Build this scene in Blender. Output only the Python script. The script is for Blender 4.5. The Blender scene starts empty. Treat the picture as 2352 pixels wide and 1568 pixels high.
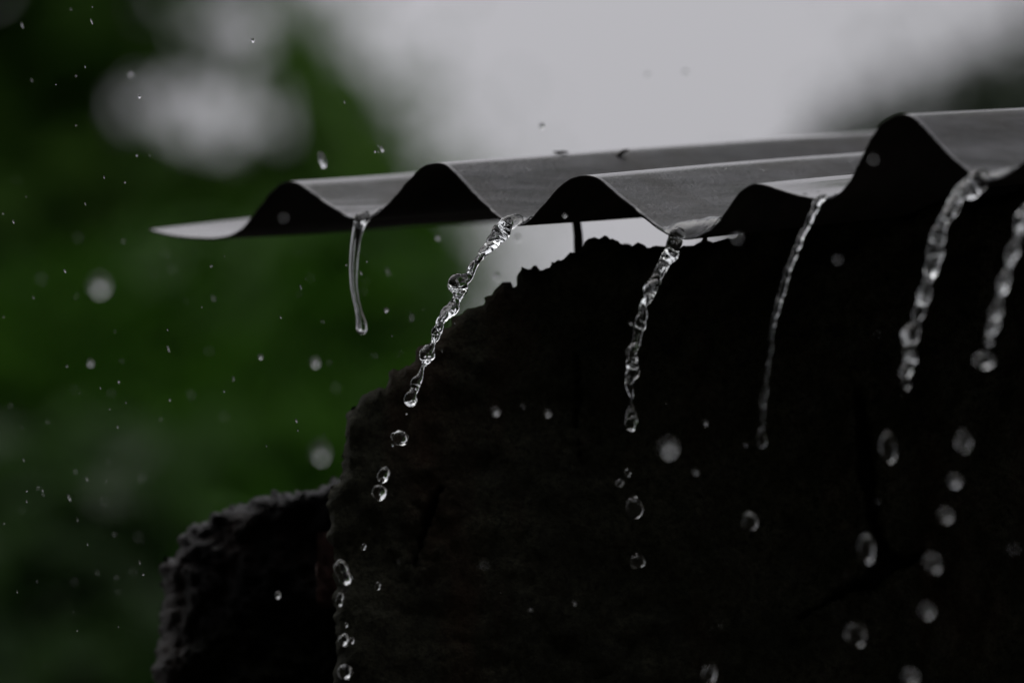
import bpy, bmesh, math, random
import numpy as np
from mathutils import Vector, Matrix, noise
from mathutils.geometry import delaunay_2d_cdt

random.seed(7)
R = math.radians
scn = bpy.context.scene
COL = scn.collection

# ------------------------------------------------------------------ camera
PITCH = R(8.0)
CAM = Vector((0, 0, 1.6))
FOC = 251.9                      # telephoto
K = 36.0 / (2352 * FOC)          # one pixel of the 2352 px wide photograph, per metre of depth
FWD = Vector((0, math.cos(PITCH), math.sin(PITCH)))
UP = Vector((0, -math.sin(PITCH), math.cos(PITCH)))
cd = bpy.data.cameras.new('camera')
cam = bpy.data.objects.new('camera', cd)
COL.objects.link(cam)
cam.location = CAM
cam.rotation_euler = (math.pi / 2 + PITCH, 0, 0)
cd.lens = FOC
cd.sensor_width = 36
cd.clip_start = 0.05
cd.clip_end = 2000
cd.dof.use_dof = True
cd.dof.focus_distance = 2.575
cd.dof.aperture_fstop = 6.6
cd.dof.aperture_blades = 0
scn.camera = cam

# ------------------------------------------------------------------ overcast sky and weak, broad sun
SUN_EL, SUN_AZ = R(60), R(-35)    # veiled sun, high behind the left trees
w = bpy.data.worlds.new('World')
scn.world = w
w.use_nodes = True
nt = w.node_tree
nt.nodes.clear()
sky = nt.nodes.new('ShaderNodeTexSky')
sky.sky_type = 'NISHITA'
sky.sun_disc = False
sky.sun_elevation = SUN_EL
sky.sun_rotation = SUN_AZ
sky.air_density = 1.0
sky.dust_density = 6.0
hs = nt.nodes.new('ShaderNodeHueSaturation')
hs.inputs['Saturation'].default_value = 0.12
mx = nt.nodes.new('ShaderNodeMix')
mx.data_type = 'RGBA'
mx.inputs[0].default_value = 0.9
bg = nt.nodes.new('ShaderNodeBackground')
bg.inputs['Strength'].default_value = 0.1
out = nt.nodes.new('ShaderNodeOutputWorld')
# standard overcast sky: luminance rises smoothly from horizon to zenith as (1 + 2 sin h) / 3
tc = nt.nodes.new('ShaderNodeTexCoord')
sx = nt.nodes.new('ShaderNodeSeparateXYZ')
nt.links.new(tc.outputs['Generated'], sx.inputs[0])
cl = nt.nodes.new('ShaderNodeMath')
cl.operation = 'MAXIMUM'
cl.inputs[1].default_value = 0.0
nt.links.new(sx.outputs['Z'], cl.inputs[0])
ov = nt.nodes.new('ShaderNodeMath')
ov.operation = 'MULTIPLY_ADD'
ov.inputs[1].default_value = 2.0
ov.inputs[2].default_value = 1.0
nt.links.new(cl.outputs[0], ov.inputs[0])
sc_ = nt.nodes.new('ShaderNodeVectorMath')
sc_.operation = 'SCALE'
sc_.inputs[0].default_value = (3.45, 3.41, 3.63)        # even cloud layer
nt.links.new(ov.outputs[0], sc_.inputs['Scale'])
nt.links.new(sc_.outputs[0], mx.inputs[7])
nt.links.new(sky.outputs[0], hs.inputs['Color'])
nt.links.new(hs.outputs[0], mx.inputs[6])
nt.links.new(mx.outputs[2], bg.inputs['Color'])
nt.links.new(bg.outputs[0], out.inputs[0])
ld = bpy.data.lights.new('sun', 'SUN')
ld.energy = 0.5
ld.angle = R(40)
ld.color = (1.0, 0.97, 0.93)
sun = bpy.data.objects.new('sun', ld)
COL.objects.link(sun)
sdir = Vector((math.sin(SUN_AZ) * math.cos(SUN_EL), math.cos(SUN_AZ) * math.cos(SUN_EL), math.sin(SUN_EL)))
sun.rotation_euler = (-sdir).to_track_quat('-Z', 'Y').to_euler()

scn.view_settings.view_transform = 'Standard'
scn.view_settings.look = 'None'
scn.view_settings.exposure = 0.0
scn.view_settings.gamma = 1.0
scn.view_settings.use_curve_mapping = False
scn.render.engine = 'CYCLES'
scn.cycles.use_denoising = True
scn.cycles.denoiser = 'OPENIMAGEDENOISE'
scn.cycles.max_bounces = 14
scn.cycles.transmission_bounces = 12
scn.cycles.sample_clamp_indirect = 6.0

# ------------------------------------------------------------------ pixels to places
def ray(px, py):
    r = Vector((1, 0, 0))
    return FWD + r * ((px - 1176) * K) + UP * (-(py - 784) * K)
def at(px, py, depth):
    return CAM + ray(px, py) * depth
def on_plane(px, py, p0, n):
    d = ray(px, py)
    return CAM + d * ((p0 - CAM).dot(n) / d.dot(n))
def proj(p):
    d = p - CAM
    z = d.dot(FWD)
    return 1176 + d.x / z / K, 784 - d.dot(UP) / z / K, z

# ------------------------------------------------------------------ object helpers
def tag(o, label=None, cat=None, group=None, kind=None):
    if label: o['label'] = label
    if cat: o['category'] = cat
    if group: o['group'] = group
    if kind: o['kind'] = kind
    return o
def empty(name, loc, label=None, cat=None, group=None):
    o = bpy.data.objects.new(name, None)
    COL.objects.link(o)
    o.location = loc
    o.empty_display_size = 0.02
    return tag(o, label, cat, group)
def mesh_obj(name, verts, faces, mat, parent=None, smooth=True, origin=None):
    """one mesh object; verts in world coordinates, stored about `origin`"""
    me = bpy.data.meshes.new(name)
    org = Vector(origin) if origin is not None else (parent.location if parent else Vector((0, 0, 0)))
    me.from_pydata([tuple(Vector(v) - org) for v in verts], [], faces)
    me.update()
    if smooth:
        me.polygons.foreach_set('use_smooth', [True] * len(me.polygons))
    for m in (mat if isinstance(mat, (list, tuple)) else [mat]):
        me.materials.append(m)
    o = bpy.data.objects.new(name, me)
    COL.objects.link(o)
    if parent:
        o.parent = parent
        o.location = org - parent.location
    else:
        o.location = org
    return o
def catmull(pts, n):
    """resample a polyline of tuples (any dimension), n points evenly by chord length of the first two"""
    P = np.array(pts, float)
    seg = np.linalg.norm(np.diff(P[:, :2], axis=0), axis=1)
    T = np.concatenate([[0], np.cumsum(seg)])
    t = np.linspace(0, T[-1], n)
    m = np.zeros_like(P)
    m[1:-1] = (P[2:] - P[:-2]) / (T[2:] - T[:-2])[:, None]
    m[0] = (P[1] - P[0]) / (T[1] - T[0])
    m[-1] = (P[-1] - P[-2]) / (T[-1] - T[-2])
    i = np.clip(np.searchsorted(T, t, side='right') - 1, 0, len(T) - 2)
    h = (T[i + 1] - T[i])
    s = ((t - T[i]) / h)[:, None]
    h = h[:, None]
    return ((2*s**3 - 3*s**2 + 1) * P[i] + (s**3 - 2*s**2 + s) * h * m[i] +
            (-2*s**3 + 3*s**2) * P[i+1] + (s**3 - s**2) * h * m[i+1])
def fbm(p, oct=4, lac=2.1, gain=0.5):
    a, f, s = 1.0, 1.0, 0.0
    for _ in range(oct):
        s += a * noise.noise(p * f)
        a *= gain
        f *= lac
    return s

# ------------------------------------------------------------------ materials
def new_mat(name):
    m = bpy.data.materials.new(name)
    m.use_nodes = True
    n = m.node_tree
    return m, n, n.nodes['Principled BSDF']
def ramp(n, src, stops):
    r = n.nodes.new('ShaderNodeValToRGB')
    els = r.color_ramp.elements
    while len(els) < len(stops):
        els.new(0.5)
    for e, (p, c) in zip(els, stops):
        e.position = p
        e.color = (*c, 1) if len(c) == 3 else c
    n.links.new(src, r.inputs[0])
    return r.outputs[0]
def noise_tex(n, scale, detail=6, rough=0.6, vec=None, dist=0.0):
    t = n.nodes.new('ShaderNodeTexNoise')
    t.inputs['Scale'].default_value = scale
    t.inputs['Detail'].default_value = detail
    t.inputs['Roughness'].default_value = rough
    t.inputs['Distortion'].default_value = dist
    if vec is not None:
        n.links.new(vec, t.inputs['Vector'])
    return t.outputs['Fac']
def bump(n, b, src, dist, strength=1.0):
    bp = n.nodes.new('ShaderNodeBump')
    bp.inputs['Distance'].default_value = dist
    bp.inputs['Strength'].default_value = strength
    n.links.new(src, bp.inputs['Height'])
    n.links.new(bp.outputs[0], b.inputs['Normal'])
def geo_pos(n):
    return n.nodes.new('ShaderNodeNewGeometry').outputs['Position']
def mapping(n, vec, rot=(0, 0, 0), scale=(1, 1, 1)):
    m = n.nodes.new('ShaderNodeMapping')
    m.inputs['Rotation'].default_value = rot
    m.inputs['Scale'].default_value = scale
    n.links.new(vec, m.inputs['Vector'])
    return m.outputs[0]
def mixc(n, fac, a, b):
    m = n.nodes.new('ShaderNodeMix')
    m.data_type = 'RGBA'
    n.links.new(fac, m.inputs[0])
    for v, i in ((a, 6), (b, 7)):
        if isinstance(v, tuple):
            m.inputs[i].default_value = (*v, 1)
        else:
            n.links.new(v, m.inputs[i])
    return m.outputs[2]

def mat_metal_top():
    m, n, b = new_mat('wet_galvanised_sheet')
    p = geo_pos(n)
    along = mapping(n, mapping(n, p, rot=(0, 0, -R(45))), scale=(0.12, 1, 1))     # streaks run down the slope
    f1 = noise_tex(n, 110, 9, 0.72, along)
    f2 = noise_tex(n, 22, 6, 0.65, p, 0.5)
    f3 = noise_tex(n, 420, 6, 0.7, p)
    c = ramp(n, f1, [(0.3, (0.050, 0.049, 0.052)), (0.72, (0.185, 0.182, 0.192))])
    c = mixc(n, ramp(n, f2, [(0.45, (0, 0, 0)), (0.70, (0.7, 0.7, 0.7))]), c, (0.075, 0.066, 0.058))
    c = mixc(n, ramp(n, f3, [(0.58, (0, 0, 0)), (0.72, (0.5, 0.5, 0.5))]), c, (0.22, 0.215, 0.21))
    n.links.new(c, b.inputs['Base Color'])
    b.inputs['Metallic'].default_value = 0.5
    n.links.new(ramp(n, f2, [(0.3, (0.36,) * 3), (0.7, (0.55,) * 3)]), b.inputs['Roughness'])
    n.links.new(ramp(n, f1, [(0.3, (1.0,) * 3), (0.7, (0.6,) * 3)]), b.inputs['Coat Weight'])
    b.inputs['Coat Roughness'].default_value = 0.05
    b.inputs['Coat IOR'].default_value = 1.33
    h = n.nodes.new('ShaderNodeMath')
    h.operation = 'ADD'
    n.links.new(f1, h.inputs[0])
    n.links.new(f3, h.inputs[1])
    bump(n, b, h.outputs[0], 0.0009, 0.7)
    return m
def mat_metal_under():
    m, n, b = new_mat('shade_toned_sheet_underside')  # shade under the sheet put into the colour, darker than the top face
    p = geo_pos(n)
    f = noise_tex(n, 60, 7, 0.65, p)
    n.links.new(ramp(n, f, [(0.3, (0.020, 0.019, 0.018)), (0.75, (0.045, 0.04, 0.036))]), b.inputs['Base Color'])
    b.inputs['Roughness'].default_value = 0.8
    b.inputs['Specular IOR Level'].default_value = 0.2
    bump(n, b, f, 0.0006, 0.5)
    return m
def mat_water():
    m = bpy.data.materials.new('rain_water')
    m.use_nodes = True
    n = m.node_tree
    n.nodes.clear()
    g = n.nodes.new('ShaderNodeBsdfGlass')
    g.inputs['IOR'].default_value = 1.333
    g.inputs['Roughness'].default_value = 0.0
    g.inputs['Color'].default_value = (0.985, 0.992, 0.99, 1)
    o = n.nodes.new('ShaderNodeOutputMaterial')
    n.links.new(g.outputs[0], o.inputs[0])
    return m
def mat_wall(name, dark, mid, red_amount, seed, spec=0.12, rgh=0.75):
    m, n, b = new_mat(name)
    p = mapping(n, geo_pos(n), scale=(1, 1, 1))
    p_off = n.nodes.new('ShaderNodeVectorMath')
    p_off.operation = 'ADD'
    p_off.inputs[1].default_value = (seed, seed * 0.7, seed * 1.3)
    n.links.new(p, p_off.inputs[0])
    p = p_off.outputs[0]
    grain = noise_tex(n, 420, 8, 0.75, p)
    mid_n = noise_tex(n, 38, 7, 0.62, p, 0.4)
    big = noise_tex(n, 9, 4, 0.55, p, 0.6)
    run = noise_tex(n, 22, 5, 0.6, mapping(n, p, scale=(1, 1, 0.22)), 0.3)
    c = ramp(n, grain, [(0.30, dark), (0.52, mid), (0.78, tuple(min(1, v * 1.9) for v in mid))])
    c = mixc(n, ramp(n, mid_n, [(0.40, (0,) * 3), (0.66, (0.75,) * 3)]), c, tuple(v * 0.45 for v in mid))
    c = mixc(n, ramp(n, run, [(0.53, (0,) * 3), (0.70, (red_amount,) * 3)]), c, (0.075, 0.024, 0.012))
    c = mixc(n, ramp(n, big, [(0.52, (0,) * 3), (0.68, (0.7,) * 3)]), c, (0.014, 0.016, 0.007))
    n.links.new(c, b.inputs['Base Color'])
    b.inputs['Roughness'].default_value = rgh
    b.inputs['Specular IOR Level'].default_value = spec
    bump(n, b, noise_tex(n, 300, 8, 0.72, p), 0.004, 0.8)
    return m
def mat_leaf(name, c0, c1, rough=0.45):
    m, n, b = new_mat(name)
    p = geo_pos(n)
    f = noise_tex(n, 5, 3, 0.5, p)
    rnd = n.nodes.new('ShaderNodeNewGeometry').outputs['Random Per Island']
    a = n.nodes.new('ShaderNodeMath')
    a.operation = 'MULTIPLY_ADD'
    a.inputs[1].default_value = 0.5
    n.links.new(rnd, a.inputs[0])
    h = n.nodes.new('ShaderNodeMath')
    h.operation = 'MULTIPLY'
    h.inputs[1].default_value = 0.6
    n.links.new(f, h.inputs[0])
    n.links.new(h.outputs[0], a.inputs[2])
    col = ramp(n, a.outputs[0], [(0.2, c0), (0.85, c1)])
    n.links.new(col, b.inputs['Base Color'])
    tr = n.nodes.new('ShaderNodeBsdfTranslucent')          # light coming through the blades
    n.links.new(col, tr.inputs['Color'])
    ms = n.nodes.new('ShaderNodeMixShader')
    ms.inputs[0].default_value = 0.45
    n.links.new(b.outputs[0], ms.inputs[1])
    n.links.new(tr.outputs[0], ms.inputs[2])
    n.links.new(ms.outputs[0], n.nodes['Material Output'].inputs['Surface'])
    b.inputs['Roughness'].default_value = rough
    b.inputs['Specular IOR Level'].default_value = 0.12
    return m
def mat_plain(name, c0, c1, scale=30, rough=0.8, bd=0.002, metallic=0.0):
    m, n, b = new_mat(name)
    f = noise_tex(n, scale, 6, 0.65, geo_pos(n))
    n.links.new(ramp(n, f, [(0.3, c0), (0.7, c1)]), b.inputs['Base Color'])
    b.inputs['Roughness'].default_value = rough
    b.inputs['Metallic'].default_value = metallic
    bump(n, b, f, bd, 0.6)
    return m

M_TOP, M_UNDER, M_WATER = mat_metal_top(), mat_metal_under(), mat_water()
M_WALL = mat_wall('wet_mouldy_plaster', (0.007, 0.0075, 0.004), (0.074, 0.074, 0.052), 0.4, 0.0)
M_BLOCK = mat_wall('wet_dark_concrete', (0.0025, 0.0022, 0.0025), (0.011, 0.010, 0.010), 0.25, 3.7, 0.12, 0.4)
M_BRICK = mat_plain('wet_red_brick', (0.022, 0.005, 0.0025), (0.06, 0.015, 0.007), 160, 0.8)
M_IRON = mat_plain('rusty_iron', (0.03, 0.018, 0.013), (0.06, 0.03, 0.02), 200, 0.7)
M_DEAD = mat_plain('wet_dead_leaf', (0.018, 0.012, 0.008), (0.035, 0.024, 0.015), 200, 0.5, 0.0005)
M_BARK = mat_plain('wet_bark', (0.035, 0.028, 0.02), (0.08, 0.065, 0.05), 40, 0.8, 0.006)
M_LEAF_D = mat_leaf('dark_leaf', (0.052, 0.125, 0.020), (0.112, 0.230, 0.038))
M_LEAF_B = mat_leaf('bright_leaf', (0.030, 0.092, 0.009), (0.062, 0.158, 0.017))
M_LEAF_F = mat_leaf('dull_leaf', (0.022, 0.036, 0.018), (0.045, 0.066, 0.036))
M_LEAF_G = mat_leaf('greyish_leaf', (0.020, 0.046, 0.012), (0.046, 0.088, 0.028), 0.4)
M_GROUND = mat_plain('wet_soil', (0.028, 0.024, 0.018), (0.06, 0.05, 0.036), 6, 0.6, 0.02)
M_HOUSE = mat_plain('rain_darkened_render', (0.10, 0.095, 0.088), (0.15, 0.143, 0.13), 4, 0.85, 0.003)
M_TIMBER = mat_plain('dark_timber', (0.04, 0.028, 0.02), (0.08, 0.055, 0.04), 30, 0.7)
M_GLASS = mat_plain('dark_window_glass', (0.015, 0.016, 0.018), (0.02, 0.021, 0.023), 3, 0.08, 0.0)
M_TILE = mat_plain('old_roof_tile', (0.09, 0.05, 0.035), (0.15, 0.085, 0.06), 12, 0.8, 0.01)

# ------------------------------------------------------------------ ground
def build_ground():
    n, S = 60, 400.0
    xs = [S * ((i / n) * 2 - 1) ** 3 for i in range(n + 1)]
    vs, fs = [], []
    for y in xs:
        for x in xs:
            vs.append((x, y + 3, 0.06 * noise.noise(Vector((x * 0.4, y * 0.4, 0)))))
    for j in range(n):
        for i in range(n):
            a = j * (n + 1) + i
            fs.append((a, a + 1, a + n + 2, a + n + 1))
    o = mesh_obj('ground', vs, fs, M_GROUND)
    tag(o, kind='structure')
build_ground()

# ------------------------------------------------------------------ unseen house behind the camera (added so its mass keeps the near side dim)
def box(name, lo, hi, mat, parent):
    x0, y0, z0 = lo
    x1, y1, z1 = hi
    v = [(x0, y0, z0), (x1, y0, z0), (x1, y1, z0), (x0, y1, z0), (x0, y0, z1), (x1, y0, z1), (x1, y1, z1), (x0, y1, z1)]
    f = [(0, 3, 2, 1), (4, 5, 6, 7), (0, 1, 5, 4), (1, 2, 6, 5), (2, 3, 7, 6), (3, 0, 4, 7)]
    return mesh_obj(name, v, f, mat, parent, smooth=False)
def build_shade_house():
    h = empty('shade_house', (0, -4.0, 0), 'unseen two storey rendered house across the yard, behind the photographer', 'shade_house')
    box('wall', (-7, -7.5, -0.3), (7, -0.9, 6.6), M_HOUSE, h)
    rv = [(-7.6, 0.1, 6.42), (7.6, 0.1, 6.42), (7.6, -4.2, 8.6), (-7.6, -4.2, 8.6), (7.6, -8.5, 6.42), (-7.6, -8.5, 6.42),
          (-7.6, 0.1, 6.55), (7.6, 0.1, 6.55), (7.6, -4.2, 8.75), (-7.6, -4.2, 8.75), (7.6, -8.5, 6.55), (-7.6, -8.5, 6.55)]
    rf = [(0, 3, 2, 1), (3, 5, 4, 2), (6, 7, 8, 9), (9, 8, 10, 11), (0, 1, 7, 6), (5, 11, 10, 4),
          (1, 2, 8, 7), (2, 4, 10, 8), (0, 6, 9, 3), (3, 9, 11, 5)]
    mesh_obj('roof', rv, rf, M_TILE, h, smooth=False)
    for z in (1.0, 4.0):
        for x in (-4.6, -1.6, 1.6, 4.6):
            wn = box('window', (x - 0.6, -0.9, z), (x + 0.6, -0.84, z + 1.3), M_TIMBER, h)
            for s in (-1, 1):
                p = box('pane', (x + s * 0.28 - 0.24, -0.84, z + 0.08), (x + s * 0.28 + 0.24, -0.832, z + 1.22), M_GLASS, h)
                p.parent = wn
    box('door', (-0.45, -0.9, 0), (0.45, -0.82, 2.1), M_TIMBER, h)
build_shade_house()

# ------------------------------------------------------------------ corrugated roof
C45 = math.sqrt(0.5)
AH = Vector((C45, C45, 0))        # up the slope, in plan
EH = Vector((C45, -C45, 0))       # along the eave, towards the camera on the right
E0 = at(1190, 505, 2.6)
EDGE = [(343.4,526.5),(365,533),(388,538.5),(417,542.5),(446,545),(475,546.5),(505,545),(532,538),(556,524),(573,504),(594,478),(614,453),
 (628,436),(645,422),(666,416.5),(686,422),(710,438),(738,459),(772,481),(800,496.5),(826,504),(852,499),(875,483),(902,456),
 (933,420),(957,394),(978,379.5),(1002,374),(1022,378),(1046,398),(1067,420),(1092,448),(1132,487),(1156,505),(1182,514),
 (1203,513.5),(1220,502),(1238,482),(1260,455.5),(1281,433),(1305,414),(1327,405),(1348,402.5),(1370,408),(1389,421),(1412,442),
 (1443,467),(1473,491.5),(1504,516),(1534,535),(1558,544),(1582,546),(1606,540),(1634,525),(1653,506),(1668,484),(1687,456.5),
 (1706,435),(1732,422.5),(1758,425.5),(1785,434),(1819,444.5),(1854,452.5),(1888,456.5),(1912,452.5),(1932,440),(1949,419),
 (1963,394.5),(1977,366.5),(1991,336),(2008,306),(2026,284),(2047,268.5),(2073,262),(2097,269),(2118,288),(2149,322),
 (2183,357),(2221,390),(2248,408),(2275,413),(2300,407),(2325,392),(2352,370),(2388,334),(2420,305),(2450,290),(2480,296),
 (2515,330),(2545,368),(2575,392),(2605,396),(2632,380),(2668,330),(2705,285),(2740,266),(2775,280),(2820,330),(2860,372),(2895,388)]
SL = np.array([(343,.125),(400,.08),(491,.055),(667,.068),(827,.068),(1002,.0757),(1199,.068),(1348,.091),(1475,.095),(1575,.115),(1733,.10),
      (1888,.085),(2073,.045),(2260,.055),(2500,.045),(2920,.045)])
EP = catmull(EDGE, 560)
def slope_for(px, py, m):
    p = on_plane(px, py, E0, AH)
    t, lo, hi = 0.1, -0.2, 0.7
    for _ in range(40):
        s = (lo + hi) / 2
        q = proj(p + AH * t + Vector((0, 0, s * t)))
        if (py - q[1]) / (q[0] - px) < m: lo = s
        else: hi = s
    return s
E3 = [on_plane(x, y, E0, AH) for x, y in EP]
ES = np.array([slope_for(x, y, np.interp(x, SL[:, 0], SL[:, 1])) for x, y in EP])
ES = np.convolve(np.pad(ES, 7, mode='edge'), np.ones(15) / 15, mode='valid')
S_MEAN = float(ES.mean())
LEN, TAU = 1.15, 0.3
def sheet_pt(i, t):
    """point of the sheet, i = (fractional) index along the eave, t = metres up the slope in plan"""
    i0 = min(int(i), len(E3) - 2)
    f = i - i0
    p = E3[i0].lerp(E3[i0 + 1], f)
    s = ES[i0] * (1 - f) + ES[i0 + 1] * f
    z = S_MEAN * t + (s - S_MEAN) * TAU * (1 - math.exp(-t / TAU))
    q = p + AH * t + Vector((0, 0, z))
    q.z += 0.0009 * noise.noise(Vector((q.x * 9, q.y * 9, 1.7))) * min(1, t * 12)
    return q
def px_index(px):
    return float(np.interp(px, EP[:, 0], np.arange(len(EP))))
def surf_at(px, py, i_lo, i_hi, t_hi=0.6):
    best = (1e9, None)
    for i in np.linspace(px_index(i_lo), px_index(i_hi), 40):
        for t in np.linspace(0, t_hi, 121):
            q = sheet_pt(i, t)
            x, y, _ = proj(q)
            d = (x - px) ** 2 + (y - py) ** 2
            if d < best[0]:
                best = (d, q, i, t)
    return best[1:]

def build_roof():
    root = empty('corrugated_roof', sheet_pt(280, 0.5), 'grey corrugated metal roof sheet with bent wavy eave, wet with rain', 'roof')
    NT = 70
    ts = [LEN * (k / NT) ** 1.5 for k in range(NT + 1)]
    N = len(E3)
    vs = [sheet_pt(i, t) for t in ts for i in range(N)]
    # ragged cut along the eave
    for i in range(N):
        vs[i] = vs[i] + AH * (0.0006 * fbm(Vector((i * 0.21, 0, 3)), 3))
    fs = []
    for k in range(NT):
        for i in range(N - 1):
            a = k * N + i
            fs.append((a, a + 1, a + N + 1, a + N))
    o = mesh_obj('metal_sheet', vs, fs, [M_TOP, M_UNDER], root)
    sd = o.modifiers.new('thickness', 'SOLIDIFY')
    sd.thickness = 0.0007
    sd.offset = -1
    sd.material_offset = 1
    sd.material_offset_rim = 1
    return root
build_roof()

# ------------------------------------------------------------------ rough masonry
def in_poly(P, poly):
    x, y = P[:, 0], P[:, 1]
    ins = np.zeros(len(P), bool)
    n = len(poly)
    for a in range(n):
        x0, y0 = poly[a]
        x1, y1 = poly[(a + 1) % n]
        c = ((y0 > y) != (y1 > y))
        with np.errstate(divide='ignore', invalid='ignore'):
            c &= x < (x1 - x0) * (y - y0) / (y1 - y0 + 1e-30) + x0
        ins ^= c
    return ins
def seg_dist(P, a, b):
    a, b = np.array(a), np.array(b)
    ab = b - a
    t = np.clip(((P - a) @ ab) / (ab @ ab), 0, 1)
    return np.linalg.norm(P - (a + t[:, None] * ab), axis=1), t

def rough_slab(name, outline, p0, hdir, thick, rnd, amp, jag, mat, frame, spacing, cracks=(), parent=None, seed=0.0, rows=7, power=2.0, fine=.35, chip=0):
    """masonry with the given outline (pixels laid on a vertical plane through p0 along hdir), its front broken and rounded"""
    n = Vector((hdir.y, -hdir.x, 0))          # towards the camera
    if n.y > 0: n = -n
    def uv(px, py):
        q = on_plane(px, py, p0, n) - p0
        return q.dot(hdir), q.z
    raw = [uv(*p) for p in outline]
    u0, v1 = uv(frame[0], frame[1])
    u1, v0 = uv(frame[2], frame[3])
    # fine, jagged outline
    pts = []
    for a in range(len(raw)):
        (xa, ya), (xb, yb) = raw[a], raw[(a + 1) % len(raw)]
        L = math.hypot(xb - xa, yb - ya)
        inside = (u0 - .02 < max(xa, xb) and min(xa, xb) < u1 + .02 and v0 - .02 < max(ya, yb))
        k = max(1, int(L / (spacing * 0.38 if inside else 0.05)))
        for j in range(k):
            f = j / k
            x, y = xa + (xb - xa) * f, ya + (yb - ya) * f
            if inside:
                nx, ny = -(yb - ya) / L, (xb - xa) / L            # outwards
                q = Vector((x * 130, y * 130, 5 + seed))
                o_ = jag * (2.3 * abs(fbm(q, 4, 2.1, .55)) - .5 + .7 * fbm(q * .5, 2))
                tg = jag * .5 * fbm(q * 1.3 + Vector((3, 8, 1)), 3)
                x, y = x + nx * o_ + ny * tg, y + ny * o_ - nx * tg
            pts.append((x, y))
    O = np.array(pts)
    rng = np.random.default_rng(5)
    gx, gy = np.meshgrid(np.arange(u0 - .02, u1 + .02, spacing), np.arange(v0 - .03, v1 + .02, spacing))
    G = np.stack([gx.ravel(), gy.ravel()], 1)
    G += rng.uniform(-.32, .32, G.shape) * spacing
    lo, hi = O.min(0), O.max(0)
    cx, cy = np.meshgrid(np.arange(lo[0], hi[0], .05), np.arange(lo[1], hi[1], .05))
    Cc = np.stack([cx.ravel(), cy.ravel()], 1)
    Cc = Cc[(Cc[:, 0] < u0 - .03) | (Cc[:, 0] > u1 + .03) | (Cc[:, 1] < v0 - .04)]
    G = np.concatenate([G, Cc])
    CR = [([uv(*p[:2]) for p in c], [p[2] * K * 2.6 * 0.5 for p in c]) for c in cracks]
    if CR:
        gx, gy = np.meshgrid(np.arange(u0, u1, spacing * .5), np.arange(v0, v1, spacing * .5))
        F = np.stack([gx.ravel(), gy.ravel()], 1)
        F += rng.uniform(-.3, .3, F.shape) * spacing * .5
        near = np.zeros(len(F), bool)
        for c, ww in CR:
            for a in range(len(c) - 1):
                near |= seg_dist(F, c[a], c[a + 1])[0] < max(ww) + .006
        G = np.concatenate([G, F[near]])
    G = G[in_poly(G, pts)]
    dist = np.full(len(G), 1e9)
    for s in range(0, len(O), 200):
        dist = np.minimum(dist, np.sqrt(((G[:, None, :] - O[None, s:s + 200, :]) ** 2).sum(2)).min(1))
    keep = dist > spacing * 0.45
    G, dist = G[keep], dist[keep]
    nO = len(O)
    allp = [Vector(p) for p in O] + [Vector(p) for p in G]
    res = delaunay_2d_cdt(allp, [(a, (a + 1) % nO) for a in range(nO)], [], 1, 1e-7)
    V2, F2, orig = res[0], res[2], res[3]
    dd = {k: 0.0 for k in range(nO)}
    for k in range(len(G)):
        dd[nO + k] = dist[k]
    arr = np.array([tuple(v) for v in V2])
    carve = np.zeros(len(arr))
    for c, ww in CR:
        for a in range(len(c) - 1):
            d, t = seg_dist(arr, c[a], c[a + 1])
            wv = ww[a] * (1 - t) + ww[a + 1] * t
            wob = np.array([1 + 0.55 * fbm(Vector((x * 120, y * 120, 2)), 3) for x, y in arr]) if a >= 0 else 1
            q = np.clip((wv * wob - d) / (0.0022), 0, 1)
            carve = np.maximum(carve, q * 0.022)
    verts = []
    omap = {}
    for k, v in enumerate(V2):
        src = orig[k][0] if orig[k] else -1
        d = dd.get(src, 0.0)
        if src >= 0 and src < nO: omap[src] = k
        back = rnd * (1 - (1 - (1 - min(d / rnd, 1)) ** power) ** 0.5)
        q = Vector((v.x, v.y, seed))
        rel = amp * (((fbm(q * 26, 5, 2.1, 0.55)) if chip == 0 else (.5 - 1.5 * abs(fbm(q * 22, 6, 2.2, 0.58)))) + fine * fbm(q * 130, 4, 2.1, 0.6))
        off = -back + rel - carve[k]
        verts.append(p0 + hdir * v.x + Vector((0, 0, v.y)) + n * off)
    faces = [tuple(f) for f in F2]
    # broken sides running back through the thickness
    ring = [omap.get(a, None) for a in range(nO)]
    ring = [r for r in ring if r is not None]
    prev = ring
    cen = O.mean(0)
    for r in range(1, rows + 1):
        cur = []
        for k in ring:
            v = V2[k]
            q = Vector((v.x * 90, v.y * 90, r * 1.9 + seed))
            du, dv = jag * 1.1 * fbm(q, 3), jag * 1.1 * fbm(q + Vector((7, 3, 1)), 3)
            base = verts[k] if r == 1 else None
            cur.append(len(verts))
            verts.append(p0 + hdir * (v.x + du) + Vector((0, 0, v.y + dv - 0.002 * r * 0.3)) - n * (rnd + (thick - rnd) * r / rows))
        m = len(ring)
        for a in range(m):
            b = (a + 1) % m
            faces.append((prev[a], prev[b], cur[b], cur[a]))
        prev = cur
    faces.append(tuple(reversed(prev)))
    org = Vector((p0.x, p0.y, 0)) if parent is None else parent.location
    o = mesh_obj(name, verts, faces, mat, parent, smooth=True, origin=org)
    bm = bmesh.new()
    bm.from_mesh(o.data)
    bmesh.ops.recalc_face_normals(bm, faces=bm.faces)
    bm.to_mesh(o.data)
    bm.free()
    return o

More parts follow.
